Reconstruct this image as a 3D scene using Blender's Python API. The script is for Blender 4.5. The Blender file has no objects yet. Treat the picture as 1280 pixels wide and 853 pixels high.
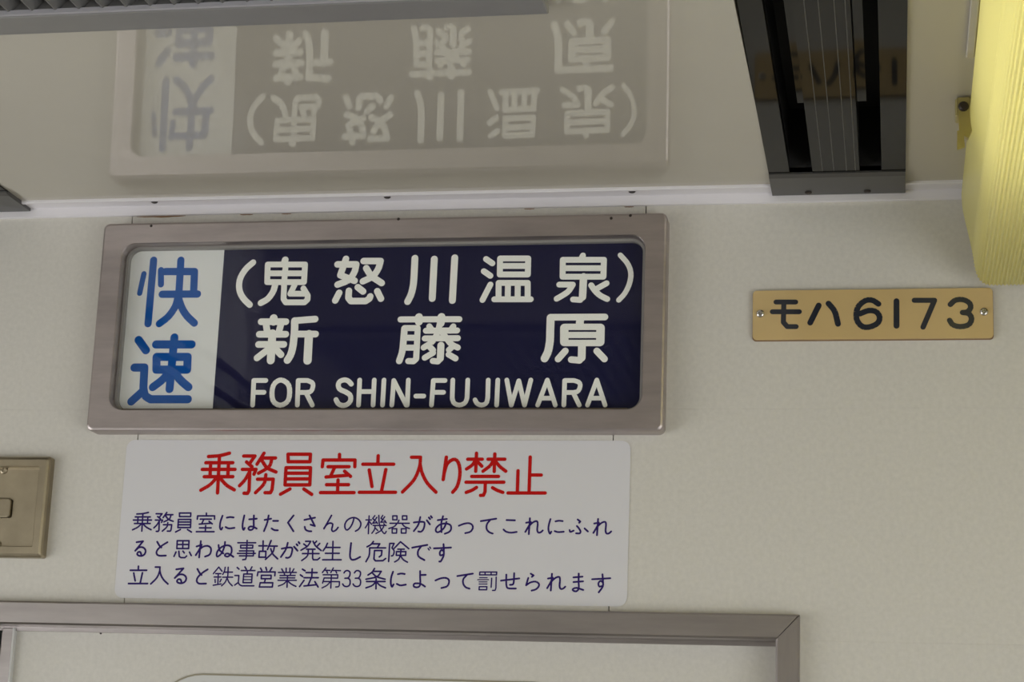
import bpy, bmesh, math, random
from mathutils import Vector, Matrix
from mathutils.geometry import delaunay_2d_cdt

S = bpy.context.scene
C = S.collection
random.seed(4)

# ------------------------------------------------------------------ camera
F_PX = 2507.23                     # focal length in pixels of the 1280 x 853 frame
DIST = 1.60946                     # camera to end wall (m); the end wall is the plane y = 0
EYE = 1.62
R_AX = Vector((0.98240605, 0.18300586, 0.03724535))
U_AX = Vector((0.00765387, -0.23871719, 0.97105897))
V_AX = Vector((-0.18660059, 0.95368913, 0.23591792))
CAM = Vector((0, -DIST, EYE))
cd = bpy.data.cameras.new('camera'); cam = bpy.data.objects.new('camera', cd); C.objects.link(cam)
cd.sensor_fit = 'HORIZONTAL'; cd.sensor_width = 36; cd.lens = 36 * F_PX / 1280
cd.clip_start = 0.01
m = Matrix.Identity(4)
for i in range(3):
    m[i][0], m[i][1], m[i][2] = R_AX[i], U_AX[i], -V_AX[i]
m.translation = CAM
cam.matrix_world = m
S.camera = cam

# ------------------------------------------------------------------ light and exposure
S.view_settings.view_transform = 'Standard'
S.view_settings.look = 'None'
S.view_settings.gamma = 1
S.view_settings.use_curve_mapping = False
S.view_settings.exposure = 1.38
w = bpy.data.worlds.new('overcast_sky'); S.world = w; w.use_nodes = True
bg = w.node_tree.nodes['Background']; bg.inputs[0].default_value = (1.0, 0.97, 0.985, 1); bg.inputs[1].default_value = 1.5
MID = -0.43                        # centre line of the carriage
HALF = 1.32
REAR = -4.6
ZC = 2.1438                        # ceiling height at the end wall
WINDOWS = {-1: [(-0.28, -1.95), (-2.25, -3.65)], 1: [(-0.55, -1.95), (-2.25, -3.65)]}  # unseen; near left window lengthened towards the end wall to brighten its left side
WZ = (0.85, 1.78)
for sgn in (-1, 1):                # daylight enters by the side windows
    for wn, (a, b) in zip(('near', 'far'), WINDOWS[sgn]):
        ld = bpy.data.lights.new('window_%s_%s_offscreen' % (wn, 'left' if sgn < 0 else 'right'), 'AREA'); ld.shape = 'RECTANGLE'
        ld.size = abs(a - b); ld.size_y = WZ[1] - WZ[0]; ld.cycles.is_portal = True
        lo = bpy.data.objects.new(ld.name, ld); C.objects.link(lo)
        lo.location = (MID + sgn * (HALF + 0.03), (a + b) / 2, sum(WZ) / 2)
        lo.rotation_euler = (math.pi / 2, 0, math.pi / 2 * sgn)

LETTERING = '''
@film快 155,310,7.754 70
w52:193,252 152,440|287,120 233,735|w58:358,215 358,355|400,230 683,230 674,445|551,120 532,440|~532,430 500,560 430,665 342,735|370,450 712,448|~522,470 560,580 610,660 682,730
@film速 100,410,6.4 64
468,97 528,180|608,133 893,133|755,77 716,490|z612,233 861,233 857,335 611,335|~720,345 660,415 582,475|~755,355 805,420 868,475|435,318 515,318 507,480|~507,480 520,540 565,572|565,572 863,572|497,512 410,590
@navy（ 285,310,10.667 82
~335,195 240,280 170,390 148,490 160,590 210,680 290,760
@navy鬼 285,310,10.667 76
w90:763,160 745,220|z530,222 1027,222 1013,457 522,457|526,340 1020,340|770,220 745,500|w84:~630,490 600,585 530,680 438,735|750,480 740,680 770,727 1020,727 1060,690 1063,640|890,490 830,612 1040,612|1005,540 1062,635
@navy怒 405,310,7.111 58
195,98 145,243 272,293|120,147 285,147|~287,147 270,215 220,285 120,327|352,117 500,117|~503,117 480,190 430,255 345,298|~375,180 420,250 470,285 513,313|135,400 100,468|221,382 217,445 240,473 370,473 403,452 411,432|300,350 347,388|473,385 506,452
@navy川 405,310,7.111 61
~808,92 803,200 795,320 775,410 743,478|980,100 962,450|1162,88 1141,468
@navy温 590,310,6.095 45
107,85 155,118|90,178 140,213|140,280 80,397|z214,81 428,81 425,203 212,203|214,138 428,138|202,392 203,267 424,267 424,392|274,267 272,392|349,267 347,392|170,392 447,392
@navy泉 590,310,6.095 45
845,58 828,90|z692,91 1005,91 1001,220 690,220|692,155 1003,155|w56:850,220 842,375|842,370 825,397 770,393|665,280 765,280|~768,280 735,330 690,362 645,388|~908,285 940,330 980,365 1030,390|1025,270 950,312
@navy） 590,310,6.095 40
~1130,55 1185,120 1210,190 1200,270 1165,345 1118,398
@navy新 310,385,10.66 88
w105:342,138 342,185|175,185 505,185|240,215 258,330|440,215 408,330|150,353 503,353|140,488 478,488|w105:325,340 303,700|300,530 120,668|360,540 440,625|895,150 620,172|w98:~622,174 620,300 600,500 570,620 525,698|630,350 900,350|w110:812,350 793,702
@navy藤 485,385,10.66 80
167,155 950,152|w105:412,124 412,185|w105:712,122 702,205|w88:~220,275 207,420 190,580 150,708|220,270 395,270 385,500 375,680 340,712 270,710|210,399 385,399|210,531 385,531|550,248 590,305|870,248 830,305|505,305 920,302|490,408 930,405|~690,210 660,330 590,450 475,530|~725,330 790,420 850,490 930,530|w94:705,500 697,675|697,675 665,715 597,708|560,525 600,565|600,600 490,665|875,505 812,560|808,622 900,675
@navy原 670,385,10.66 90
200,126 917,122|w106:~195,132 190,300 185,440 160,580 115,675|w105:590,140 582,220|w86:z378,254 861,254 856,469 377,469|w112:377,268 377,455|w112:860,268 856,455|w84:378,362 858,362|w104:612,500 608,665|607,660 580,700 470,690|390,575 295,682|810,575 912,682
@navyF 300,465,5.333 31
92,58 84,222|92,58 172,58|88,137 160,137
@navyO 300,465,5.333 33
~z272,55 320,82 331,140 316,198 268,223 224,198 213,140 228,82
@navyR 300,465,5.333 31
388,58 382,222|388,58 450,58|~450,58 483,75 485,105 470,132 440,138|440,138 385,138|440,140 482,222
@navyS 300,465,5.333 33
~742,82 722,62 697,54 665,65 655,92 668,118 705,135 735,158 735,195 710,220 680,224 655,212 640,186
@navyH 300,465,5.333 31
798,55 790,222|895,55 887,222|794,132 890,132
@navyI 300,465,5.333 31
960,55 950,222
@navyN 300,465,5.333 31
1025,60 1012,222|1025,58 1108,222|1122,55 1115,222
@navy- 300,465,5.333 31
1172,162 1225,162
@navyF 530,465,5.333 31
62,58 50,222|62,58 140,58|58,137 130,137
@navyU 530,465,5.333 31
192,55 188,180|~188,175 200,208 235,222 272,208 287,175|292,55 287,175
@navyJ 530,465,5.333 31
428,55 425,175|~425,170 415,208 385,222 355,212 340,187
@navyI 530,465,5.333 31
492,55 484,222
@navyW 530,465,5.333 31
552,55 582,222 632,60 670,222 712,55
@navyA 530,465,5.333 31
758,222 822,55 875,222|782,176 860,176
@navyR 530,465,5.333 31
938,58 932,222|938,58 1000,58|~1000,58 1035,72 1040,100 1025,130 995,138|995,138 935,138|995,140 1035,222
@navyA 530,465,5.333 31
1090,222 1152,55 1207,222|1112,176 1190,176
@title乗 240,560,8 35
~165,88 270,80 375,55|138,150 408,150|103,217 430,217|122,290 408,290|275,80 255,452|187,150 180,290|365,150 358,290|~250,295 180,370 88,425|~275,295 340,370 423,422
@title務 240,560,8 35
517,83 630,83 575,160|545,142 600,190|503,217 640,217 620,265|578,217 570,430 555,457 520,455|~575,240 530,320 475,380|720,55 650,165|705,103 835,103|~800,105 770,190 665,255|~700,130 750,200 840,243|655,315 812,315 800,420 785,450 730,450|~738,270 720,360 635,450
@title員 240,560,8 35
z960,65 1185,65 1180,140 962,140|z940,200 1185,200 1178,372 930,372|935,255 1180,255|932,312 1180,312|980,413 885,465|1118,413 1197,467
@title室 395,560,8 35
235,67 235,120|63,190 70,123 390,123 388,190|120,190 330,190|185,200 145,285|100,293 320,275|285,235 345,287|220,322 215,445|105,370 325,370|45,449 380,449
@title立 395,560,8 35
622,80 618,165|468,165 777,165|532,222 560,388|698,218 655,435|433,446 795,446
@title入 395,560,8 35
955,95 1045,95|~1045,95 1035,190 980,320 865,443|~1042,170 1060,250 1110,350 1200,445
@titleり 535,560,8 36
183,95 152,318|~160,260 190,165 250,118 295,135 318,210 315,300 290,390 247,445
@title禁 535,560,8 35
485,55 477,235|397,115 543,115|~475,125 440,175 385,213|487,130 538,185|668,62 662,238|600,115 768,115|~655,125 620,180 550,235|~675,135 720,190 778,235|437,287 705,287|380,345 758,345|573,350 570,440 555,475 525,477|~485,397 440,425 382,447|~645,400 690,425 748,447
@title止 535,560,8 35
1022,93 1010,450|900,230 893,450|1020,273 1132,273|800,453 1172,453
=body乗 155,632,9.846 20 105,88,338,318
=body務 155,632,9.846 20 368,88,605,322
=body員 155,632,9.846 20 635,95,830,330
=body室 155,632,9.846 20 890,97,1115,325
@bodyに 280,632,9.846 23
~-18,128 -43,200 -51,270 -36,300 -20,275|~35,152 75,145 118,150|~20,268 60,285 128,278
@bodyは 280,632,9.846 23
~250,125 232,210 228,270 240,303 255,278|310,173 402,165|~368,125 365,200 365,270 345,300 315,303 300,285 320,262 360,265 402,287
@bodyた 280,632,9.846 23
500,180 580,165|~550,125 530,220 492,318|605,192 665,192|~585,285 620,305 662,308
@bodyく 280,632,9.846 23
857,125 787,213 855,320
@bodyさ 280,632,9.846 23
990,180 1120,152|1052,125 1118,255|1118,255 1065,238|~993,265 1005,300 1040,318 1075,320
@bodyん 405,632,21.333 46
200,270 0,625|~0,610 80,510 170,475 230,500 225,560 205,640 225,690 270,690 330,650 375,590
@bodyの 405,632,21.333 44
~800,340 760,480 690,600 610,660 560,600 560,500 620,400 720,340 820,330 920,380 980,470 970,560 920,640 840,690
@body機 450,640,18.286 32
208,95 190,505|135,188 262,188|~200,210 165,300 120,370|215,225 265,290|340,90 290,155 345,205|385,130 290,265 390,250|370,225 400,270|520,85 480,150 530,190|565,115 475,240 585,235|565,200 600,255|~430,85 438,250 470,380 530,480 570,500 600,450|300,315 600,315|~345,330 330,410 270,495|350,375 405,430|~540,345 480,430 365,500|545,275 565,300
@body器 450,640,18.286 34
z748,95 845,95 845,185 748,185|z970,95 1070,95 1070,180 970,180|685,265 1125,265|890,195 860,265|~850,265 780,340 660,385|~960,270 1020,340 1130,385|z735,390 840,390 835,490 735,490|z945,390 1055,390 1050,490 945,490
@bodyが 405,632,9.846 23
~1105,212 1160,205 1225,205 1238,230 1225,290 1195,325 1160,322|~1185,145 1160,240 1105,318|1266,185 1303,235|1290,150 1306,170|1315,133 1329,152
@bodyあ 525,632,9.846 23
218,183 330,168|~283,135 262,220 265,330|~325,205 295,280 230,330 197,320 200,280 250,235 320,225 375,245 382,295 355,330 305,350
@bodyっ 525,632,9.846 23
~478,252 540,228 600,220 640,240 650,280 620,325 557,343
@bodyて 525,632,9.846 23
748,195 938,165|~865,180 825,230 820,290 850,330 895,348
@bodyこ 525,632,9.846 23
1065,182 1168,185|~1028,298 1060,325 1120,337 1190,328
@bodyれ 650,632,9.846 23
122,160 108,355|75,215 132,205|~132,205 105,260 65,328|~105,260 160,210 205,195 218,225 212,300 225,335 255,332 280,310
@bodyに 650,632,9.846 23
~375,170 355,240 350,300 368,350 385,325|~437,198 480,190 525,195|~427,318 470,330 538,325
@bodyふ 650,632,9.846 23
710,175 742,200 728,215|~700,255 725,285 745,320 735,345 690,345|~610,305 620,328 660,312|795,285 835,322
=bodyれ 650,632,9.846 23 903,168,1122,368
@bodyる 155,668,9.846 23
155,100 235,88 138,205|~138,205 185,165 235,165 265,200 255,245 220,268 180,265 162,245 175,222 200,222 212,250
@bodyと 155,668,9.846 23
~408,95 435,140 460,165|~535,100 470,140 415,190 400,235 430,265 515,265
@body思 155,668,9.846 20
z655,82 800,82 795,178 650,178|725,82 722,178|652,128 798,128|640,220 615,275|675,212 680,275 700,290 750,290 770,270|725,210 742,232|805,222 828,265
@bodyわ 225,668,14.222 33
370,125 340,415|295,220 385,190|~385,190 340,280 280,375|~340,280 410,225 490,210 545,245 550,310 520,370 445,400
@bodyぬ 225,668,14.222 33
~685,195 700,280 770,345|~800,140 790,220 740,340 670,400 650,370 670,300 740,230 830,200 900,220 920,290 900,360 850,400 805,390 800,365 840,345 890,365 950,405
@body事 280,668,9.846 19
170,107 390,107|285,78 275,280 265,312 230,315|z205,137 355,137 352,172 205,172|190,207 365,207 360,268|165,238 385,238|190,268 360,268
@body故 280,668,9.846 21
430,145 530,145|482,85 478,210|z435,212 515,212 512,285 430,285|580,80 535,190|560,148 655,148|~620,150 600,225 510,312|~575,180 600,245 660,305
@bodyが 280,668,9.846 23
~710,180 770,168 835,168 838,210 820,270 790,292 762,290|~785,108 760,190 700,282|862,155 905,205|893,125 905,140|918,98 930,115
@body発 372,672,21.333 44
215,108 350,108|~350,108 260,240 90,345|165,180 235,235|~410,105 480,230 630,355|505,105 450,165|590,165 520,240|240,318 465,318|130,435 570,435|~285,320 275,460 220,540 110,620|400,320 400,560 420,600 530,600 590,550
@body生 372,672,21.333 44
~795,160 750,260 680,360|760,272 1130,272|740,428 1110,428|670,600 1160,600|943,110 930,600
@bodyし 405,668,7.529 18
~255,85 248,150 245,210 260,240 295,238 340,215
@body危 405,668,7.529 16
~465,70 440,100 405,120|455,92 525,92 500,130|430,130 580,130|~430,130 425,200 395,260|475,155 545,155 540,200 520,215|475,160 470,235 485,252 555,250 580,230
@body険 405,668,7.529 15
618,90 608,258|618,88 660,88 640,130|~640,130 660,160 650,200 635,205|720,72 660,135|720,72 798,138|695,142 755,142|z682,165 770,165 768,200 680,200|725,142 718,210|~718,205 700,240 665,262|~722,205 745,240 785,265
@bodyで 405,668,7.529 18
830,128 972,102|~915,115 885,160 890,210 945,245|w13:980,135 990,150|w13:995,122 1003,135
@bodyす 405,668,7.529 18
1035,135 1195,127|~1125,95 1128,160 1125,205 1100,255 1085,258|~1125,160 1105,150 1090,175 1095,200 1120,195
=body立 155,704,9.846 22 55,42,290,255
=body入 155,704,9.846 22 330,52,540,260
=bodyる 155,704,9.846 23 625,68,765,250
=bodyと 155,704,9.846 23 895,75,1030,255
@body鉄 262,706,21.333 38
245,70 100,245|245,70 330,180|165,245 300,245|120,335 300,335|232,245 218,530|145,400 150,480|310,395 275,465|95,555 305,520|~415,75 395,180 350,265|395,205 610,205|350,340 615,340|495,75 485,300 465,370|~465,360 410,480 320,570|~470,370 520,480 605,570
@body道 262,706,21.333 40
735,80 785,125|940,65 980,130|1130,65 1085,150|845,163 1210,163|1010,165 1000,240|z910,255 1135,255 1120,485 890,485|w30:905,325 1130,325|w30:900,405 1125,405|675,295 780,295 765,480|760,485 670,550|~765,485 800,540 860,570|860,570 1180,570
@body営 280,704,9.846 20
450,65 465,95|515,55 525,90|590,60 565,100|410,158 418,112 630,112 625,158|z460,153 580,153 578,195 458,195|510,195 498,240|z445,245 600,245 595,297 435,297
@body業 280,704,9.846 18
710,75 730,110|765,65 765,115|812,65 808,115|860,75 840,110|670,118 890,118|740,125 748,152|825,125 812,152|690,155 875,155|688,185 870,185|665,215 890,215|782,155 775,300|~770,225 730,262 670,285|~785,225 830,262 885,290
@body法 280,704,9.846 21
965,78 998,98|940,148 968,168|985,215 930,292|1010,120 1145,120|1085,75 1080,180|985,183 1160,183|1075,185 1035,275|985,285 1130,270|1118,232 1158,297
@body第 392,706,21.333 38
325,95 235,215|300,155 440,160|350,175 370,230|525,95 460,215|510,160 715,165|590,175 615,230|255,275 645,275 640,365 280,360 240,495|270,455 690,460 685,560 660,595 590,600|475,280 458,630|~440,470 350,560 225,625
@body3 392,706,21.333 42
~810,225 850,175 910,165 965,200 970,270 940,340 905,365|835,368 910,365|~905,365 960,400 975,480 950,560 880,590 810,570 775,520
=body3 392,706,21.333 42 1053,165,1253,590
@body条 395,706,9.846 21
~720,50 690,95 640,130|700,85 803,85|~803,85 750,150 615,182|~690,100 745,150 850,182|622,210 850,210|740,175 738,300|~735,215 690,260 615,288|~745,215 790,260 855,288
@bodyに 395,706,9.846 23
~948,90 925,160 920,230 935,275 955,245|~1008,120 1050,112 1092,118|~995,240 1040,258 1105,248
@bodyよ 515,706,9.846 23
105,130 168,128|~100,82 100,160 102,230 90,270 55,282 22,270 25,240 60,232 110,240 160,272
@bodyっ 515,706,9.846 23
~288,197 350,172 410,165 450,185 455,225 430,270 362,290
@bodyて 515,706,9.846 23
558,143 748,113|~675,130 632,180 630,235 660,280 708,298
@body罰 590,706,14.222 25
z140,135 440,135 435,185 135,185|232,135 232,185|340,135 340,185|w19:135,235 270,235|w19:100,270 295,270|w19:125,310 268,310|w19:125,348 268,348|z130,395 265,395 260,450 125,450|350,245 340,405|430,225 425,420 410,460 365,462
@bodyせ 590,706,14.222 33
515,288 840,248|~610,180 608,300 615,390 650,425 780,428|~750,155 742,310 725,355 675,362
@bodyら 590,706,14.222 33
1045,165 1095,195 1065,220|1000,240 962,370|~962,370 1040,320 1130,305 1190,345 1180,400 1130,445 1060,465
=bodyれ 640,706,8.533 20 375,100,568,278
@bodyま 640,706,8.533 20
655,138 752,130|655,188 758,180|~712,98 710,180 712,250 690,285 655,280 650,262 690,250 760,272
@bodyす 640,706,8.533 20
855,158 1048,147|~965,105 970,180 968,235 925,298|~968,190 945,175 922,200 930,235 960,230
@plateモ 900,240,3.2816 21
230,452 310,452|215,492 325,492|262,452 260,535 276,553 312,553
@plateハ 900,240,3.2816 24
405,466 370,537|~445,458 470,490 484,542
@plate6 900,240,3.2816 24
~650,460 625,445 595,447 565,475 560,520 580,550 610,555 645,540 655,515 640,492 610,487 575,500
@plate1 900,240,3.2816 24
724,448 724,550
@plate7 900,240,3.2816 22
797,445 880,445 833,555
@plate3 900,240,3.2816 23
~945,462 965,445 995,442 1022,455 1028,475 1015,492 995,495|~995,495 1020,500 1032,520 1020,545 985,553 955,545 942,527
'''

# ------------------------------------------------------------------ helpers
def ray(px, py):
    return R_AX * ((px - 640) / F_PX) + U_AX * (-(py - 426.5) / F_PX) + V_AX
def on_wall(px, py, y=0.0):        # point of a plane parallel to the end wall
    d = ray(px, py); return CAM + d * ((y - CAM.y) / d.y)

def mat(name, col, rough=0.5, metal=0.0, spec=0.5, coat=0.0, mottle=0.0, scale=60.0, stretch=(1, 1, 1), bump=0.0, bscale=200.0, col2=None, aniso=0.0):
    M = bpy.data.materials.new(name); M.use_nodes = True
    nt = M.node_tree; b = nt.nodes['Principled BSDF']
    b.inputs['Base Color'].default_value = (*col, 1)
    b.inputs['Roughness'].default_value = rough
    b.inputs['Metallic'].default_value = metal
    b.inputs['Specular IOR Level'].default_value = spec
    b.inputs['Coat Weight'].default_value = coat
    b.inputs['Coat Roughness'].default_value = 0.06
    b.inputs['Anisotropic'].default_value = aniso
    if mottle or bump:
        tc = nt.nodes.new('ShaderNodeTexCoord'); mp = nt.nodes.new('ShaderNodeMapping')
        mp.inputs['Scale'].default_value = stretch
        nt.links.new(tc.outputs['Object'], mp.inputs['Vector'])
    if mottle:
        n = nt.nodes.new('ShaderNodeTexNoise'); n.inputs['Scale'].default_value = scale
        n.inputs['Detail'].default_value = 5; n.inputs['Roughness'].default_value = 0.6
        nt.links.new(mp.outputs[0], n.inputs['Vector'])
        cr = nt.nodes.new('ShaderNodeValToRGB')
        c2 = col2 or tuple(c * (1 - mottle) for c in col)
        cr.color_ramp.elements[0].position = 0.3; cr.color_ramp.elements[0].color = (*c2, 1)
        cr.color_ramp.elements[1].position = 0.7; cr.color_ramp.elements[1].color = (*[min(1, c * (1 + mottle * 0.4)) for c in col], 1)
        nt.links.new(n.outputs['Fac'], cr.inputs[0]); nt.links.new(cr.outputs[0], b.inputs['Base Color'])
    if bump:
        n2 = nt.nodes.new('ShaderNodeTexNoise'); n2.inputs['Scale'].default_value = bscale; n2.inputs['Detail'].default_value = 3
        nt.links.new(mp.outputs[0], n2.inputs['Vector'])
        bp = nt.nodes.new('ShaderNodeBump'); bp.inputs['Strength'].default_value = bump; bp.inputs['Distance'].default_value = 0.001
        nt.links.new(n2.outputs['Fac'], bp.inputs['Height']); nt.links.new(bp.outputs[0], b.inputs['Normal'])
    return M

def glass(name, tint=(1, 1, 1), rough=0.0, ior=1.5):
    M = bpy.data.materials.new(name); M.use_nodes = True; nt = M.node_tree
    nt.nodes.remove(nt.nodes['Principled BSDF']); out = nt.nodes['Material Output']
    t = nt.nodes.new('ShaderNodeBsdfTransparent'); t.inputs[0].default_value = (*tint, 1)
    g = nt.nodes.new('ShaderNodeBsdfGlossy'); g.inputs['Roughness'].default_value = rough
    f = nt.nodes.new('ShaderNodeFresnel'); f.inputs[0].default_value = ior
    mx = nt.nodes.new('ShaderNodeMixShader')
    ge = nt.nodes.new('ShaderNodeNewGeometry'); fr_ = nt.nodes.new('ShaderNodeMath'); fr_.operation = 'SUBTRACT'; fr_.inputs[0].default_value = 1.0
    nt.links.new(ge.outputs['Backfacing'], fr_.inputs[1])          # the outer face of the pane reflects
    mu = nt.nodes.new('ShaderNodeMath'); mu.operation = 'MULTIPLY'
    nt.links.new(f.outputs[0], mu.inputs[0]); nt.links.new(fr_.outputs[0], mu.inputs[1])
    nt.links.new(mu.outputs[0], mx.inputs[0]); nt.links.new(t.outputs[0], mx.inputs[1]); nt.links.new(g.outputs[0], mx.inputs[2])
    nt.links.new(mx.outputs[0], out.inputs[0]); return M

M_WALL = mat('cream_melamine', (0.655, 0.63, 0.575), 0.42, mottle=0.07, scale=260, bump=0.05, bscale=900)
M_CEIL = mat('gloss_ceiling_panel', (0.50, 0.465, 0.39), 0.03, spec=0.85, mottle=0.03, scale=6)
M_SEAM = mat('wall_core', (0.30, 0.28, 0.25), 0.9)
M_FRAME = mat('brushed_stainless', (0.49, 0.435, 0.425), 0.38, 1.0, mottle=0.16, scale=14, stretch=(1, 1, 6), bump=0.04, bscale=500)
M_TRIM = mat('door_trim_stainless', (0.43, 0.395, 0.385), 0.32, 1.0, mottle=0.12, scale=12, stretch=(1, 1, 8), bump=0.03, bscale=400)
M_ALU = mat('aluminium_moulding', (0.80, 0.775, 0.80), 0.35, 0.05, mottle=0.06, scale=20, stretch=(.3, 1, 1))
M_BRONZE = mat('aged_steel_box', (0.40, 0.345, 0.25), 0.34, 1.0, mottle=0.18, scale=30, bump=0.03, bscale=400)
M_GREYALU = mat('grey_grille_frame', (0.25, 0.245, 0.24), 0.42, 0.3, mottle=0.05, scale=30)
M_FIN = mat('grey_fin', (0.16, 0.156, 0.152), 0.5, 0.2)
M_BLACK = mat('duct_black', (0.022, 0.021, 0.020), 0.8)
M_DUCT = mat('dark_anodised', (0.009, 0.0085, 0.0075), 0.06, 0.0, spec=0.12)
M_CAP = mat('dark_cap', (0.10, 0.098, 0.095), 0.35, 0.5)
M_SCREW = mat('dark_screw', (0.05, 0.04, 0.035), 0.4, 0.6)
M_STEEL = mat('bright_screw', (0.6, 0.58, 0.55), 0.25, 1.0)
M_WHITEFILM = mat('roll_film_white', (0.76, 0.775, 0.75), 0.5, spec=0.15)
M_NAVY = mat('roll_film_navy', (0.010, 0.010, 0.042), 0.5, spec=0.1)
M_LETTER = mat('letter_white', (0.93, 0.935, 0.87), 0.5, spec=0.15)
M_BLUE = mat('letter_blue', (0.004, 0.085, 0.36), 0.5, spec=0.08)
M_STICK = mat('sticker_white', (0.68, 0.67, 0.69), 0.45)
M_RED = mat('letter_red', (0.50, 0.007, 0.006), 0.5, spec=0.1)
M_INDIGO = mat('letter_indigo', (0.026, 0.010, 0.13), 0.5, spec=0.15)
M_PLATE = mat('yellowed_acrylic', (0.60, 0.43, 0.19), 0.35, coat=1.0, mottle=0.04, scale=30)
M_PLATEEDGE = mat('plate_back', (0.22, 0.12, 0.05), 0.5)
M_INK = mat('engraved_navy', (0.008, 0.012, 0.025), 0.35, coat=1.0)
M_RUBBER = mat('gasket_rubber', (0.30, 0.27, 0.19), 0.5)
M_PALE = mat('gasket_pale', (0.62, 0.62, 0.60), 0.4)
M_FLOOR = mat('grey_floor', (0.30, 0.29, 0.27), 0.5, mottle=0.15, scale=80)
M_GLASS = glass('sign_glass', ior=1.42)
M_WGLASS = glass('window_glass', (0.95, 0.97, 0.96))
M_DGLASS = glass('door_glass', (0.75, 0.77, 0.80))
M_CEIL2 = mat('satin_ceiling_panel', (0.50, 0.465, 0.39), 0.38, mottle=0.03, scale=6)
M_ALU2 = mat('grille_lip', (0.42, 0.41, 0.44), 0.35, 0.1)
M_CAB = mat('cab_wall_paint', (0.38, 0.40, 0.38), 0.7)

M_LAMP = bpy.data.materials.new('yellowed_lamp_cover'); M_LAMP.use_nodes = True
nt = M_LAMP.node_tree; pb = nt.nodes['Principled BSDF']; out = nt.nodes['Material Output']
pb.inputs['Base Color'].default_value = (0.84, 0.79, 0.37, 1); pb.inputs['Roughness'].default_value = 0.22
tr = nt.nodes.new('ShaderNodeBsdfTranslucent'); tr.inputs[0].default_value = (0.85, 0.80, 0.35, 1)
mx = nt.nodes.new('ShaderNodeMixShader'); mx.inputs[0].default_value = 0.40
nt.links.new(pb.outputs[0], mx.inputs[1]); nt.links.new(tr.outputs[0], mx.inputs[2]); nt.links.new(mx.outputs[0], out.inputs[0])

def tag(o, label=None, cat=None, group=None, kind=None):
    for k, v in (('label', label), ('category', cat), ('group', group), ('kind', kind)):
        if v: o[k] = v
    return o
def obj(name, me, material, parent=None):
    o = bpy.data.objects.new(name, me); C.objects.link(o)
    if material is not None and not me.materials: me.materials.append(material)
    if parent is not None: o.parent = parent
    return o
def empty(name, loc=(0, 0, 0)):
    o = bpy.data.objects.new(name, None); C.objects.link(o); o.location = loc; o.empty_display_size = 0.05
    return o
def finish(bm, smooth=False):
    bmesh.ops.recalc_face_normals(bm, faces=bm.faces)
    me = bpy.data.meshes.new('mesh'); bm.to_mesh(me); bm.free()
    if smooth:
        for p in me.polygons: p.use_smooth = True
    return me
def box_bm(bm, x0, x1, y0, y1, z0, z1, bevel=0.0, seg=2):
    vs = [bm.verts.new((x, y, z)) for x in (x0, x1) for y in (y0, y1) for z in (z0, z1)]
    fs = [bm.faces.new([vs[i] for i in q]) for q in ((0, 1, 3, 2), (4, 6, 7, 5), (0, 4, 5, 1), (2, 3, 7, 6), (0, 2, 6, 4), (1, 5, 7, 3))]
    if bevel:
        es = list({e for f in fs for e in f.edges})
        bmesh.ops.bevel(bm, geom=es, offset=bevel, segments=seg, profile=0.5, affect='EDGES')
def box(name, x0, x1, y0, y1, z0, z1, material, parent=None, bevel=0.0, seg=2):
    bm = bmesh.new(); box_bm(bm, x0, x1, y0, y1, z0, z1, bevel, seg)
    return obj(name, finish(bm), material, parent)
def off(o):                         # children of empties that are not at the origin
    if o.parent: o.matrix_parent_inverse = Matrix.Translation(o.parent.location).inverted()
    return o
def rrect(x0, x1, z0, z1, r, n=6):  # rounded rectangle outline, counter-clockwise from -y
    pts = []
    for cx, cz, a0 in ((x1 - r, z0 + r, -90), (x1 - r, z1 - r, 0), (x0 + r, z1 - r, 90), (x0 + r, z0 + r, 180)):
        for k in range(n + 1):
            a = math.radians(a0 + 90 * k / n); pts.append((cx + r * math.cos(a), cz + r * math.sin(a)))
    return pts
def loft(bm, loops, close_first=False, close_last=False):
    vv = [[bm.verts.new(p) for p in L] for L in loops]
    n = len(vv[0])
    for a, b in zip(vv, vv[1:]):
        for i in range(n):
            j = (i + 1) % n; bm.faces.new((a[i], a[j], b[j], b[i]))
    if close_first: bm.faces.new(vv[0][::-1])
    if close_last: bm.faces.new(vv[-1])
def slab(name, outline, y_back, y_front, material, parent=None, bev=0.0):   # rounded plate facing -y
    bm = bmesh.new()
    cx = sum(p[0] for p in outline) / len(outline); cz = sum(p[1] for p in outline) / len(outline)
    def L(y, inset):
        res = []
        for x, z in outline:
            d = math.hypot(x - cx, z - cz); dx = inset * (1 if x < cx else -1); dz = inset * (1 if z < cz else -1)
            res.append((x + dx, y, z + dz))
        return res
    loops = [L(y_back, 0), L(y_front + bev, 0)] + ([L(y_front + bev * 0.3, bev * 0.3), L(y_front, bev)] if bev else [])
    loft(bm, loops, True, True)
    return obj(name, finish(bm), material, parent)
def extrude_x(name, prof, x0, x1, material, parent=None):     # prof: (y, z) loop
    bm = bmesh.new(); loft(bm, [[(x0, y, z) for y, z in prof], [(x1, y, z) for y, z in prof]], True, True)
    return obj(name, finish(bm), material, parent)
def extrude_y(name, prof, y0, y1, material, parent=None, closed=True, smooth=False):     # prof: (x, z)
    bm = bmesh.new()
    if closed: loft(bm, [[(x, y0, z) for x, z in prof], [(x, y1, z) for x, z in prof]], True, True)
    else:
        a = [bm.verts.new((x, y0, z)) for x, z in prof]; b = [bm.verts.new((x, y1, z)) for x, z in prof]
        for i in range(len(prof) - 1): bm.faces.new((a[i], a[i + 1], b[i + 1], b[i]))
    return obj(name, finish(bm, smooth), material, parent)
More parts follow.
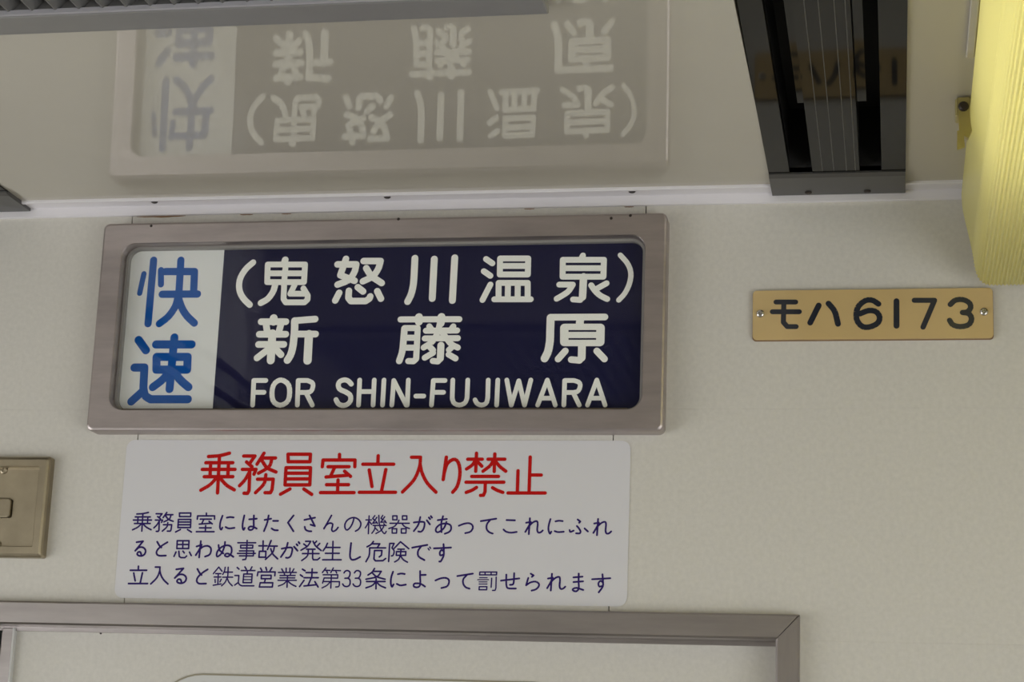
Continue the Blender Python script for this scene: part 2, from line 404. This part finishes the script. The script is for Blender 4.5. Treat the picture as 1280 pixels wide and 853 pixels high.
def screw(name, p, axis, r, h, material, parent, slot=True, dome=True):
    """screw head: domed disc with a cross recess, axis = outward direction"""
    bm = bmesh.new(); n = 14
    prof = [(r, 0), (r, h * .35), (r * .85, h * .75), (r * .6, h)] if dome else [(r, 0), (r, h * .8), (r * .9, h)]
    loft(bm, [[(q * math.cos(2 * math.pi * k / n), q * math.sin(2 * math.pi * k / n), z) for k in range(n)] for q, z in prof], True, not slot)
    if slot:                        # the top is cut out around a sunk cross
        ri = prof[-1][0] * 1000; a, b = r * 500, r * 120
        ring_ = [Vector((ri * math.cos(2 * math.pi * k / n), ri * math.sin(2 * math.pi * k / n))) for k in range(n)]
        cross = [Vector(p) for p in ((a, -b), (a, b), (b, b), (b, a), (-b, a), (-b, b), (-a, b), (-a, -b), (-b, -b), (-b, -a), (b, -a), (b, -b))]
        ov, _, of, _, _, og = delaunay_2d_cdt(ring_ + cross, [], [list(range(n)), list(range(n, n + 12))], 0, 1e-5)
        top = [bm.verts.new((v.x / 1000, v.y / 1000, h)) for v in ov]
        for f, o_ in zip(of, og):
            if o_ and 1 not in o_: bm.faces.new([top[i] for i in f])
    bmesh.ops.remove_doubles(bm, verts=bm.verts, dist=1e-7)
    bmesh.ops.delete(bm, geom=[v for v in bm.verts if not v.link_faces], context='VERTS')
    me = finish(bm); o = obj(name, me, material, parent)
    o.location = p; o.rotation_euler = Vector(axis).to_track_quat('Z', 'Y').to_euler()
    if slot:
        bm = bmesh.new(); d = h * .7
        hi = [bm.verts.new((v.x / 1000, v.y / 1000, h)) for v in cross]; lo = [bm.verts.new((v.x / 1000, v.y / 1000, h - d)) for v in cross]
        for k in range(12): bm.faces.new((hi[k], hi[(k + 1) % 12], lo[(k + 1) % 12], lo[k]))
        bm.faces.new(lo)
        obj('cross_recess', finish(bm), material, o)
    return o

# ------------------------------------------------------------------ lettering
def smooth_line(P, closed):
    out = []; n = len(P)
    rng = range(n) if closed else range(n - 1)
    for i in rng:
        p1, p2 = P[i], P[(i + 1) % n]
        p0 = P[i - 1] if (closed or i > 0) else (2 * p1[0] - p2[0], 2 * p1[1] - p2[1])
        p3 = P[(i + 2) % n] if (closed or i + 2 < n) else (2 * p2[0] - p1[0], 2 * p2[1] - p1[1])
        for k in range(5):
            t = k / 5
            out.append(tuple(0.5 * (2 * b + (c - a) * t + (2 * a - 5 * b + 4 * c - d) * t * t + (3 * b - a - 3 * c + d) * t ** 3) for a, b, c, d in zip(p0, p1, p2, p3)))
    if not closed: out.append(P[-1])
    return out
def parse(strokes):
    res = []
    for s in strokes.split('|'):
        wd = None; sm = cl = False
        if s[0] == 'w': a, s = s.split(':'); wd = float(a[1:])
        if s[0] == '~': sm = True; s = s[1:]
        if s[0] == 'z': cl = True; s = s[1:]
        P = [tuple(float(v) for v in q.split(',')) for q in s.split()]
        res.append((P, wd, sm, cl))
    return res
def draw(strokes, width, crop, y, y_face):
    """round-ended pen strokes laid on a plane parallel to the wall"""
    x0, y0, sc = crop
    V = []; FC = []                             # overlapping pieces in mm, merged below
    for P, wd, sm, cl in strokes:
        L = smooth_line(P, cl) if sm else list(P)
        pts = [on_wall(x0 + a / sc, y0 + b / sc, y) * 1000 for a, b in L]
        ref = (on_wall(x0 + L[0][0] / sc + 1, y0 + L[0][1] / sc, y) * 1000 - pts[0]).length
        r = (wd or width) / sc * ref / 2
        n = len(pts)
        def add(ps):
            k0 = len(V); V.extend(Vector((p[0], p[1])) for p in ps); FC.append(list(range(k0, k0 + len(ps))))
        for i in range(n if cl else n - 1):
            a, b = pts[i], pts[(i + 1) % n]; d = b - a
            if d.length < 1e-4: continue
            q = Vector((-d.z, 0, d.x)).normalized() * r
            add([(v.x, v.z) for v in (a + q, a - q, b - q, b + q)])
        k = 12 if sm else 16
        for i, c in enumerate(pts):
            if sm and 0 < i < n - 1 and i % 2: continue
            add([(c.x + r * math.cos(2 * math.pi * (j + .37) / k), c.z + r * math.sin(2 * math.pi * (j + .37) / k)) for j in range(k)])
    ov, oe, of, _, _, orig = delaunay_2d_cdt(V, [], FC, 0, 1e-4)
    keep = [f for f, o in zip(of, orig) if o]
    me = bpy.data.meshes.new('character')
    me.from_pydata([(v.x / 1000, y, v.y / 1000) for v in ov], [], [list(f) for f in keep])
    bm = bmesh.new(); bm.from_mesh(me)
    bmesh.ops.delete(bm, geom=[v for v in bm.verts if not v.link_faces], context='VERTS')
    for f in bm.faces:
        f.normal_update()
        if f.normal.y > 0: f.normal_flip()
    bm.to_mesh(me); bm.free()
    return me
def bbox(st):
    xs = [p[0] for s in st for p in s[0]]; ys = [p[1] for s in st for p in s[0]]
    return min(xs), min(ys), max(xs), max(ys)
def letter_all(planes):
    """planes: kind -> (y, material, parent)"""
    lines = LETTERING.strip().split('\n'); known = {}; i = 0
    kinds = ('film', 'navy', 'title', 'body', 'plate')
    while i < len(lines):
        h = lines[i]; kind = next(k for k in kinds if h[1:].startswith(k)); rest = h[1 + len(kind):]
        part = rest.split(' '); ch = part[0]; crop = tuple(float(v) for v in part[1].split(',')); wd = float(part[2])
        if h[0] == '@':
            st = parse(lines[i + 1]); i += 2; known.setdefault(ch, st)
        else:
            src = known[ch]; b = bbox(src); t = tuple(float(v) for v in part[3].split(',')); i += 1
            fx = (t[2] - t[0]) / (b[2] - b[0]); fy = (t[3] - t[1]) / (b[3] - b[1])
            st = [([(t[0] + (p[0] - b[0]) * fx, t[1] + (p[1] - b[1]) * fy) for p in s[0]], None, s[2], s[3]) for s in src]
        y, material, parent = planes[kind]
        off(obj('character', draw(st, wd, crop, y, y), material, parent))

# ------------------------------------------------------------------ the carriage shell
X0, X1 = MID - HALF, MID + HALF
floor = tag(box('floor', X0 - .05, X1 + .05, REAR - .05, 0.9, -0.05, 0.0, M_FLOOR), 'grey carriage floor', 'floor', kind='structure')
DX0, DX1, DZ = -0.770, -0.0925, 1.7720          # door opening
wall = box('wall_end', X0 - .05, DX0 - .003, 0.0045, 0.05, 0, 2.28, M_SEAM)
tag(wall, 'cream end wall of the carriage around the cab door', 'wall', kind='structure')
bm = bmesh.new(); bm.from_mesh(wall.data)
box_bm(bm, DX1 + .003, X1 + .05, 0.0045, 0.05, 0, 2.28); box_bm(bm, DX0 - .003, DX1 + .003, 0.0045, 0.05, DZ + .003, 2.28)
bm.to_mesh(wall.data); bm.free()
G = 0.0004
def panel(x0, x1, z0, z1):
    return box('wall_panel', x0 + G, x1 - G, 0.0, 0.005, z0 + G, z1 - G, M_WALL, wall, 0.0002, 1)
SL, SR, TL_, TR_, ZM = -0.6400, -0.2269, -0.6621, -0.2040, 1.9600
panel(X0 - .05, SL, DZ, ZM); panel(SL, SR, DZ, ZM); panel(SR, X1 + .05, DZ, ZM)
panel(X0 - .05, TL_, ZM - 2 * G, 2.2); panel(TL_, TR_, ZM, 2.2); panel(TR_, X1 + .05, ZM - 2 * G, 2.2)
panel(X0 - .05, DX0, 0, DZ + 2 * G); panel(DX1, X1 + .05, 0, DZ + 2 * G)
# rust and grime along the top of the centre panel, under the moulding
M_RUST = mat('rust_stain', (0.20, 0.10, 0.035), 0.8)
for (px0, px1, dy) in ((171, 232, .0011), (300, 316, .0006), (655, 668, .0005), (352, 364, .0005), (780, 792, .0006)):
    a = on_wall(px0, 271, 0); b = on_wall(px1, 271, 0)
    bm = bmesh.new(); n = 12; up = []; lo = []
    for k in range(n + 1):
        x = a.x + (b.x - a.x) * k / n; e = math.sin(math.pi * k / n) ** .5
        up.append(bm.verts.new((x, -0.0001, 2.1352))); lo.append(bm.verts.new((x, -0.0001, 2.1342 - dy * e * random.uniform(.5, 1))))
    for k in range(n): bm.faces.new((up[k], lo[k], lo[k + 1], up[k + 1]))
    obj('rust_stain', finish(bm), M_RUST, wall)

# side walls with window openings
for side, xs, sgn in (('left', X0, -1), ('right', X1, 1)):
    bm = bmesh.new(); xa, xb = sorted((xs, xs + sgn * 0.06))
    ys = [0.05] + [v for ab in WINDOWS[sgn] for v in ab] + [REAR - .05]
    box_bm(bm, xa, xb, REAR - .05, 0.05, 0, WZ[0]); box_bm(bm, xa, xb, REAR - .05, 0.05, WZ[1], 2.28)
    for k in range(0, len(ys), 2): box_bm(bm, xa, xb, ys[k + 1], ys[k], WZ[0], WZ[1])
    tag(obj('wall_' + side, finish(bm), M_WALL), 'cream side wall with large windows, ' + ('by the lamp side' if sgn > 0 else 'opposite the lamp'), 'wall', kind='structure')
k = 0
for sgn in (-1, 1):
    for (a, b) in WINDOWS[sgn]:
        k += 1; xs = MID + sgn * (HALF + .02)
        wroot = empty('window_%d' % k, (xs, (a + b) / 2, WZ[0])); tag(wroot, 'side window of the carriage with metal frame', 'window', kind='structure')
        bm = bmesh.new(); t = .03
        for q in ((a, a - t, *WZ), (b + t, b, *WZ), (a, b, WZ[0], WZ[0] + t), (a, b, WZ[1] - t, WZ[1])): box_bm(bm, xs - .015, xs + .015, min(q[:2]), max(q[:2]), q[2], q[3])
        off(obj('window_frame', finish(bm), M_ALU, wroot))
        off(box('pane', xs - .002, xs + .002, b + .02, a - .02, WZ[0] + .02, WZ[1] - .02, M_WGLASS, wroot))
tag(box('wall_rear', X0 - .05, X1 + .05, REAR - .05, REAR, 0, 2.28, M_WALL), 'plain cream wall at the far end of the saloon', 'wall', kind='structure')

# ceiling: roof slab above, gloss panels below
ceil = tag(box('ceiling', X0 - .05, X1 + .05, REAR - .05, 0.05, 2.26, 2.29, M_WALL), 'glossy cream ceiling of the carriage', 'ceiling', kind='structure')
def zc(y): return ZC - 0.04 * min(abs(y), 0.75) ** 2
def cpanel(x0, x1, y0, y1, arch=True):
    bm = bmesh.new(); n = max(2, int((y0 - y1) / 0.02)) if arch else 1
    ys = [y0 + (y1 - y0) * i / n for i in range(n + 1)]
    for dz in (0, .006):                        # lower and upper skins
        row = [(bm.verts.new((x0, y, (zc(y) if arch else ZC) + dz)), bm.verts.new((x1, y, (zc(y) if arch else ZC) + dz))) for y in ys]
        for i in range(n):
            f = bm.faces.new((row[i][0], row[i][1], row[i + 1][1], row[i + 1][0])); f.smooth = True
            f.normal_update()
            if (f.normal.z > 0) == (dz == 0): f.normal_flip()
    me = bpy.data.meshes.new('ceiling_panel'); bm.to_mesh(me); bm.free()
    return obj('ceiling_panel', me, M_CEIL if arch else M_CEIL2, ceil)
DA, DB = -0.0978, 0.0109                        # air duct edges
EA, EB = -0.8660, -0.7573
GX0, GX1, GY0, GY1 = -0.6440, -0.2160, -0.4235, -1.05   # return grille outer edges
cpanel(EB, DA, 0.0, GY0 - .012); cpanel(EB, GX0 + .012, GY0 - .012, REAR); cpanel(GX1 - .012, DA, GY0 - .012, REAR)
cpanel(GX0 + .012, GX1 - .012, GY1 + .012, REAR); cpanel(DB, X1, 0.0, REAR, False); cpanel(X0, EA, 0.0, REAR, False)

# moulding between end wall and ceiling
mould = tag(extrude_x('trim_1', [(0, ZC + .002), (0, 2.1346), (-.0030, 2.1346), (-.0034, 2.1350), (-.0034, 2.1425), (-.0040, 2.1434), (-.0200, 2.1434), (-.0204, 2.1422), (-.0212, 2.1412), (-.0238, 2.1412), (-.0244, 2.1418), (-.0244, ZC + .002)], X0, X1, M_ALU),
            'aluminium moulding along the top of the end wall', 'trim', kind='structure')
off(box('channel', X0, X1, -.0200, -.0046, 2.1428, 2.1436, M_ALU, mould))
for px, py in ((193, 252), (484, 246), (790, 239)):
    d = ray(px, py); p = CAM + d * ((2.1428 - CAM.z) / d.z)
    screw('screw', (p.x, p.y, 2.1429), (0, 0, -1), .0030, .0016, M_SCREW, mould, False)

# ------------------------------------------------------------------ door
TF = 0.0185; TO = -0.0115
trim = empty('trim_2', (DX0, 0, 0)); tag(trim, 'stainless steel frame around the cab door', 'trim', kind='structure')
M_TRIM2 = mat('door_side_stainless', (0.43, 0.395, 0.385), 0.32, 1.0, mottle=0.12, scale=12, stretch=(8, 1, 1), bump=0.03, bscale=400)
def mitre_bar(pts_front, name, tm=M_TRIM):     # pts: four (x, z) of the face; sides go back to the wall
    bm = bmesh.new(); b = .0016
    L0 = [(x, 0.016, z) for x, z in pts_front]; L1 = [(x, TO + b, z) for x, z in pts_front]
    L2 = []
    for x, z in pts_front:          # the face is drawn in by the same amount on both bars of a mitre
        outer = x < DX0 - .001 or x > DX1 + .001; sx = 1 if x < MID else -1
        L2.append((x + sx * (b if outer else -b), TO, z if z == 0 else z + (-b if outer else b)))
    loft(bm, [L0, L1, L2], True, True); off(obj(name, finish(bm), tm, trim))
OX0, OX1, OZ = DX0 - TF, DX1 + TF, DZ + TF + .0012
mitre_bar([(OX0, OZ), (OX1, OZ), (DX1, DZ), (DX0, DZ)], 'head_bar')
mitre_bar([(OX1 + .0002, OZ - .0007), (OX1 + .0002, 0), (DX1, 0), (DX1, DZ - .0007)], 'side_bar', M_TRIM2)
mitre_bar([(OX0, OZ - .0007), (DX0, DZ - .0007), (DX0, 0), (OX0, 0)], 'side_bar', M_TRIM2)
off(box('head_stop', DX0, DX1, 0.012, 0.03, DZ - .0035, DZ + .003, M_TRIM, trim))

door = empty('door_1', (-0.43, 0.015, 0)); tag(door, 'cream cab door with a rounded window, under the notice', 'door', kind='structure')
DY = 0.0150
LX0, LX1, LZ = -0.7415, -0.0935, DZ - .0012
WX0, WX1, WZ0, WZ1, WR = -0.6155, -0.2445, 1.05, 1.7362, 0.045
def ring(name, x0, x1, z0, z1, r, wdt, ya, yb, material, parent):
    bm = bmesh.new()
    A = rrect(x0, x1, z0, z1, r, 10); B = rrect(x0 + wdt, x1 - wdt, z0 + wdt, z1 - wdt, max(r - wdt, .001), 10)
    loft(bm, [[(x, yb, z) for x, z in A], [(x, ya, z) for x, z in A], [(x, ya, z) for x, z in B], [(x, yb, z) for x, z in B]])
    return off(obj(name, finish(bm), material, parent))
# leaf with the window cut out
bm = bmesh.new()
A = rrect(LX0, LX1, 0.01, LZ, .0006, 10); B = rrect(WX0, WX1, WZ0, WZ1, WR, 10)
loft(bm, [[(x, DY + .03, z) for x, z in B], [(x, DY + .03, z) for x, z in A], [(x, DY, z) for x, z in A], [(x, DY, z) for x, z in B], [(x, DY + .03, z) for x, z in B]])
off(obj('door_leaf', finish(bm), M_WALL, door))
ring('window_gasket', WX0, WX1, WZ0, WZ1, WR, .0013, DY - .0012, DY + .02, M_RUBBER, door)
ring('window_bead', WX0 + .0013, WX1 - .0013, WZ0 + .0013, WZ1 - .0013, WR - .0013, .0055, DY - .0006, DY + .02, M_PALE, door)
off(slab('window_pane', rrect(WX0 + .005, WX1 - .005, WZ0 + .005, WZ1 - .005, WR - .005, 8), DY + .012, DY + .008, M_DGLASS, door))
off(box('edge_strip', LX0 - .0115, LX0 - .0004, DY - .004, DY + .03, 0.01, LZ, M_TRIM, door, .0008))
off(box('edge_bead', LX0 - .0012, LX0 + .0008, DY - .0055, DY, 0.01, LZ, M_PALE, door, .0005))
for px, py in ((126, 788), (126, 792), (935, 800)):
    p = on_wall(px, py, DY); off(screw('rivet', p, (0, -1, 0), .0010, .0006, M_SCREW, door, False))
# dim driver's cab behind the door
cab = bmesh.new(); box_bm(cab, X0 - .05, X1 + .05, 0.86, 0.9, 0, 2.28); box_bm(cab, X0 - .06, X0 - .05, .05, .9, 0, 2.28); box_bm(cab, X1 + .05, X1 + .06, .05, .9, 0, 2.28); box_bm(cab, X0 - .06, X1 + .06, .05, .9, 2.28, 2.3)
tag(obj('wall_cab', finish(cab), M_CAB), 'plain walls of the cab behind the door', 'wall', kind='structure')

# ------------------------------------------------------------------ destination sign
sign = empty('destination_sign', (-0.432, 0, 1.9375))
tag(sign, 'roll destination sign in a stainless frame, navy film with white lettering, above the door', 'sign')
SX0, SX1, SZ0, SZ1 = -0.6808, -0.1838, 1.9375, 2.1232
IX0, IX1, IZ0, IZ1 = -0.6622, -0.2014, 1.9553, 2.1046
YF, YG, YFILM = -0.0180, -0.0070, -0.0022
bm = bmesh.new(); N = 8
def LP(x0, x1, z0, z1, r, y): return [(x, y, z) for x, z in rrect(x0, x1, z0, z1, r, N)]
b = .0022
loft(bm, [LP(SX0, SX1, SZ0, SZ1, .0055, 0.0), LP(SX0, SX1, SZ0, SZ1, .0055, YF + b), LP(SX0 + b * .3, SX1 - b * .3, SZ0 + b * .3, SZ1 - b * .3, .005, YF + b * .3), LP(SX0 + b, SX1 - b, SZ0 + b, SZ1 - b, .004, YF),
          LP(IX0, IX1, IZ0, IZ1, .0125, YF), LP(IX0 + .0006, IX1 - .0006, IZ0 + .0006, IZ1 - .0006, .012, YF + .0009), LP(IX0 + .0014, IX1 - .0014, IZ0 + .001, IZ1 - .001, .012, -.0005)])
fr = off(obj('sign_frame', finish(bm), M_FRAME, sign))
for px, py in ((189, 282.5), (498, 274), (764, 273), (788, 269.5)):           # dents and spot welds on the frame
    p = on_wall(px, py, YF); o = screw('spot_weld', p + Vector((0, .0002, 0)), (0, -1, 0), .0013, .0005, M_SCREW, fr, False)
ring('glass_gasket', IX0 + .0012, IX1 - .0012, IZ0 + .0008, IZ1 - .0008, .012, .0022, YG - .001, -.0005, mat('grey_gasket', (0.26, 0.25, 0.235), .6), sign)
film = off(box('roll_film', -0.5736, IX1 - .0008, YFILM, -.0006, IZ0 + .0006, IZ1 - .0006, M_NAVY, sign))
wfilm = off(box('roll_film', -0.6596, -0.5736, YFILM, -.0006, IZ0 + .0006, IZ1 - .0006, M_WHITEFILM, sign))
off(box('film_backing', IX0 + .001, IX1 - .001, -.0006, -.0001, IZ0 + .0004, IZ1 - .0004, M_BLACK, sign))
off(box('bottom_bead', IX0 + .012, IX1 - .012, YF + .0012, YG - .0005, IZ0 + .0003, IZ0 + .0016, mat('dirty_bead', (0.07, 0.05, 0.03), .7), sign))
off(slab('glass_pane', rrect(IX0 + .0012, IX1 - .0012, IZ0 + .001, IZ1 - .001, .012, 6), YG + .0025, YG, M_GLASS, sign))

# ------------------------------------------------------------------ notice sticker
def quad_plate(name, corners, r, y_front, y_back, material, parent):
    """rounded plate through four photographed corners TL TR BR BL on the wall"""
    TL, TR, BR, BL = [on_wall(*c, y_front) for c in corners]
    x0, x1 = (TL.x + BL.x) / 2, (TR.x + BR.x) / 2; z1, z0 = (TL.z + TR.z) / 2, (BL.z + BR.z) / 2
    return slab(name, rrect(x0, x1, z0, z1, r, 6), y_back, y_front, material, parent), (x0, x1, z0, z1)
notice = empty('warning_notice', (-0.43, 0, 1.7966))
tag(notice, 'white sticker notice with a red heading and three lines of indigo text', 'sticker')
st, _ = quad_plate('sticker_sheet', [(158.5, 549.8), (788.5, 551.5), (783.5, 759.5), (143, 746.8)], .0075, -.0006, 0.0, M_STICK, notice); off(st)

# ------------------------------------------------------------------ number plate
plate = empty('number_plate', (-0.017, 0, 2.0167)); tag(plate, 'yellowed carriage number plate with navy characters, screwed to the wall', 'plate')
pf, (px0, px1, pz0, pz1) = quad_plate('plate_face', [(941.5, 362.8), (1241, 360.8), (1241.5, 423.4), (940.5, 424.4)], .0032, -.0042, -.0014, M_PLATE, plate); off(pf)
off(slab('plate_back', rrect(px0 - .0004, px1 + .0004, pz0 - .0005, pz1 + .0005, .0032, 6), 0, -.0014, M_PLATEEDGE, plate))
for px, py in ((950.5, 392.5), (1230, 390)):
    off(screw('screw', on_wall(px, py, -.0042), (0, -1, 0), .0034, .0022, M_STEEL, plate))

letter_all({'film': (YFILM - .00015, M_BLUE, wfilm), 'navy': (YFILM - .00015, M_LETTER, film), 'title': (-.00075, M_RED, st), 'body': (-.00075, M_INDIGO, st), 'plate': (-.0044, M_INK, pf)})

# ------------------------------------------------------------------ steel latch box beside the notice
lb = empty('latch_box', (-0.765, 0, 1.829)); tag(lb, 'aged steel recessed latch box left of the white notice', 'latch box')
BX0, BX1, BZ0, BZ1 = -0.8150, -0.7140, 1.8290, 1.9165
bm = bmesh.new(); b = .0030; yo = -.0105
def LQ(i, y, r): return [(x, y, z) for x, z in rrect(BX0 + i, BX1 - i, BZ0 + i, BZ1 - i, r, 4)]
loft(bm, [LQ(0, 0, .0022), LQ(0, yo + b, .0022), LQ(b * .4, yo + b * .35, .002), LQ(b, yo, .0014), LQ(.0088, yo, .0010), LQ(.0092, yo + .0004, .001), LQ(.0096, -.0020, .001)])
off(obj('box_frame', finish(bm), M_BRONZE, lb))
bm = bmesh.new()
A = rrect(BX0 + .0086, BX1 - .0086, BZ0 + .0086, BZ1 - .0086, .0006, 5); B = rrect(-.7815, -.7478, 1.8630, 1.8812, .0028, 5)
loft(bm, [[(x, -.0003, z) for x, z in A], [(x, -.0024, z) for x, z in A], [(x, -.0024, z) for x, z in B], [(x, -.0003, z) for x, z in B]])
off(obj('cover_plate', finish(bm), M_BRONZE, lb))
for px, py in ((5, 588), (-3, 681)):
    off(screw('screw', on_wall(px, py, -.0024), (0, -1, 0), .0036, .0018, M_BRONZE, lb))
off(slab('latch_recess', rrect(-.7830, -.7463, 1.8615, 1.8827, .0028, 5), 0, -.0003, M_BRONZE, lb))
off(slab('latch_button', rrect(-.7807, -.7486, 1.8638, 1.8804, .0026, 5), -.0002, -.0055, M_BRONZE, lb, .0009))

# ------------------------------------------------------------------ ceiling air ducts
def air_duct(xa, label, length=4.2, detail=True):
    """line diffuser: side strips, two deep slots, ribbed centre strip, end cap at the wall"""
    root = empty('air_duct', (xa + .054, -.004, ZC)); tag(root, label, 'air duct', 'line diffusers in the ceiling')
    W = DB - DA; z = ZC - .0015; y0 = -.052; y1 = -length
    P = lambda name, x0, x1, z0, z1, m, ya=y0, yb=y1: off(box(name, xa + x0, xa + x1, yb, ya, z0, z1, m, root))
    P('side_strip', 0, .0168, z, z + .010, M_DUCT); P('side_strip', W - .0188, W, z, z + .010, M_DUCT)
    P('centre_strip', .0352, .0725, z, z + .010, M_DUCT)
    P('slot_back', .012, W - .012, z + .055, z + .06, M_BLACK)
    for x in (.0148, .0352, .0715, W - .0168): P('slot_side', x, x + .0010, z + .009, z + .057, M_BLACK)
    P('deflector_blade', .0300, .0350, z + .004, z + .0048, M_DUCT, -.205); P('deflector_blade', .0735, .0800, z + .004, z + .0048, M_DUCT, -.205)
    for x in (.0430, .0520, .0620, .0690): P('centre_rib', x, x + .0006, z - .0004, z, M_CAP, -.060)
    P('slot_end', .0005, W - .0005, z + .0005, z + .057, M_BLACK, -.050, -.056)
    bm = bmesh.new()
    off(extrude_x('end_cap', [(-.0042, ZC + .003), (-.0042, ZC - .0030), (-.0052, ZC - .0040), (-.0500, ZC - .0040), (-.0560, ZC - .0026), (-.0560, ZC + .003)], xa, xa + W, M_CAP, root))
    for x in (.0300, .0780):
        off(screw('screw', (xa + x, -.0125, ZC - .0040), (0, 0, -1), .0030, .0014, M_SCREW, root, False))
    return root
air_duct(DA, 'dark ceiling air duct above the yellow number plate')
air_duct(EA, 'dark ceiling air duct ending above the steel latch box')

# ------------------------------------------------------------------ return air grille
gr = empty('return_grille', (MID, -.74, 2.13)); tag(gr, 'grey louvred return air grille in the ceiling in front of the destination sign', 'grille')
GZ = 2.130; FW = .0290
def gbar(x0, x1, y0, y1): off(box('frame_bar', x0, x1, y0, y1, GZ, 2.150, M_GREYALU, gr, .0008, 1))
gbar(GX0, GX1, GY0 - FW, GY0); gbar(GX0, GX1, GY1, GY1 + FW)
gbar(GX0, GX0 + FW * .6, GY1 + FW, GY0 - FW); gbar(GX1 - FW * .6, GX1, GY1 + FW, GY0 - FW)
off(box('inner_lip', GX0 + .016, GX1 - .016, GY0 - FW - .0028, GY0 - FW, GZ + .001, GZ + .004, M_ALU2, gr))
fx = GX0 + .020; fin_me = None
while fx < GX1 - .022:
    if fin_me is None:
        bm = bmesh.new(); ya, yb = GY1 + FW, GY0 - FW
        loft(bm, [[(0, y, .0), (.0009, y, .0), (.0150, y, .0165), (.0141, y, .0165)] for y in (ya, yb)], True, True)
        fin_me = finish(bm)
    o = obj('louvre_fin', fin_me, M_FIN, gr); o.location = (fx, 0, GZ + .003); off(o); fx += .0165
off(box('grille_back', GX0 + .005, GX1 - .005, GY1 + .01, GY0 - .01, GZ + .06, GZ + .065, M_BLACK, gr))

# ------------------------------------------------------------------ lamp with ribbed cover
lamp = empty('ceiling_lamp', (0.16, -.02, 2.056)); tag(lamp, 'ceiling lamp with a yellowed ribbed plastic cover beside the number plate', 'lamp')
XC = 0.160; LY0, LY1 = -.020, -1.35
left = [(.0575, ZC), (.0555, 2.134), (.0556, 2.1270), (.0566, 2.1173), (.0607, 2.0969), (.0640, 2.0794), (.0656, 2.0690), (.0672, 2.0635), (.0700, 2.0592), (.0745, 2.0568)]
dense = smooth_line(left[1:] + [(.0850, 2.0562), (XC, 2.0562)], False)
arc = [0.0]
for p, q in zip(dense, dense[1:]): arc.append(arc[-1] + math.hypot(q[0] - p[0], q[1] - p[1]))
def at_arc(t):
    i = max(k for k in range(len(arc) - 1) if arc[k] <= t); u = (t - arc[i]) / max(arc[i + 1] - arc[i], 1e-9)
    p, q = dense[i], dense[i + 1]; n = math.hypot(q[0] - p[0], q[1] - p[1]) or 1
    return p[0] + (q[0] - p[0]) * u, p[1] + (q[1] - p[1]) * u, (q[1] - p[1]) / n, -(q[0] - p[0]) / n
half = [left[0]]; t = 0.0; RIB = .0030; START = .046     # ribs run along the shoulder and the underside
while t < arc[-1] - .0002:
    x, z, nx, nz = at_arc(t)
    amp = .00055 * min(1.0, max(0.0, (t - START) / .012))
    o = amp * math.cos(2 * math.pi * t / RIB)
    half.append((x + nx * o, z + nz * o)); t += RIB / 6 if t > START - .002 else .004
prof = half + [(2 * XC - x, z) for x, z in half[::-1]]
cov = off(extrude_y('lamp_cover', prof, LY0, LY1, M_LAMP, lamp, closed=False))
# closed end next to the wall and its rim
inner = [(x, z) for x, z in left] + [(2 * XC - x, z) for x, z in left[::-1]]
off(extrude_y('cover_end', [(x + (.001 if x < XC else -.001), z + .0012) for x, z in inner], LY0 - .001, LY0 - .003, M_LAMP, lamp))
off(box('lamp_base', .066, 2 * XC - .066, LY1, LY0 - .004, ZC - .012, ZC, M_PALE, lamp))
off(box('base_rail', .0500, .0560, LY1, -.300, ZC - .0045, ZC, M_CEIL, lamp, .0008, 1))
M_TUBE = bpy.data.materials.new('fluorescent_tube'); M_TUBE.use_nodes = True
tb = M_TUBE.node_tree.nodes['Principled BSDF']; tb.inputs['Emission Color'].default_value = (1, 0.97, 0.85, 1); tb.inputs['Emission Strength'].default_value = 2.4
bm = bmesh.new()
loft(bm, [[(XC + .0125 * math.cos(2 * math.pi * k / 12), y, 2.105 + .0125 * math.sin(2 * math.pi * k / 12)) for k in range(12)] for y in (-.27, LY1 + .05)], True, True)
off(obj('fluorescent_tube', finish(bm), M_TUBE, lamp))
# spring clip that holds the cover
M_CLIP = mat('brass_clip', (0.50, 0.44, 0.20), 0.35, 0.9)
cl = off(box('clip_bracket', .0455, .0590, -.2120, -.1960, 2.1300, ZC, M_CLIP, lamp, .0010, 1))
bm = bmesh.new()
loft(bm, [[(x, y, z) for x, z in ((.0468, 2.1420), (.0555, 2.1420), (.0570, 2.1180), (.0540, 2.1110), (.0478, 2.1150))] for y in (-.2180, -.2130)], True, True)
off(obj('clip_arm', finish(bm), M_CLIP, lamp))
bm = bmesh.new()
loft(bm, [[(x, y, z) for x, z in ((.0462, 2.1160), (.0505, 2.1165), (.0515, 2.1040), (.0460, 2.1020))] for y in (-.2200, -.2175)], True, True)
off(obj('clip_tongue', finish(bm), M_CLIP, lamp))
off(screw('clip_pin', (.0510, -.2180, 2.1350), (0, -1, 0), .0038, .0022, M_SCREW, lamp, False))
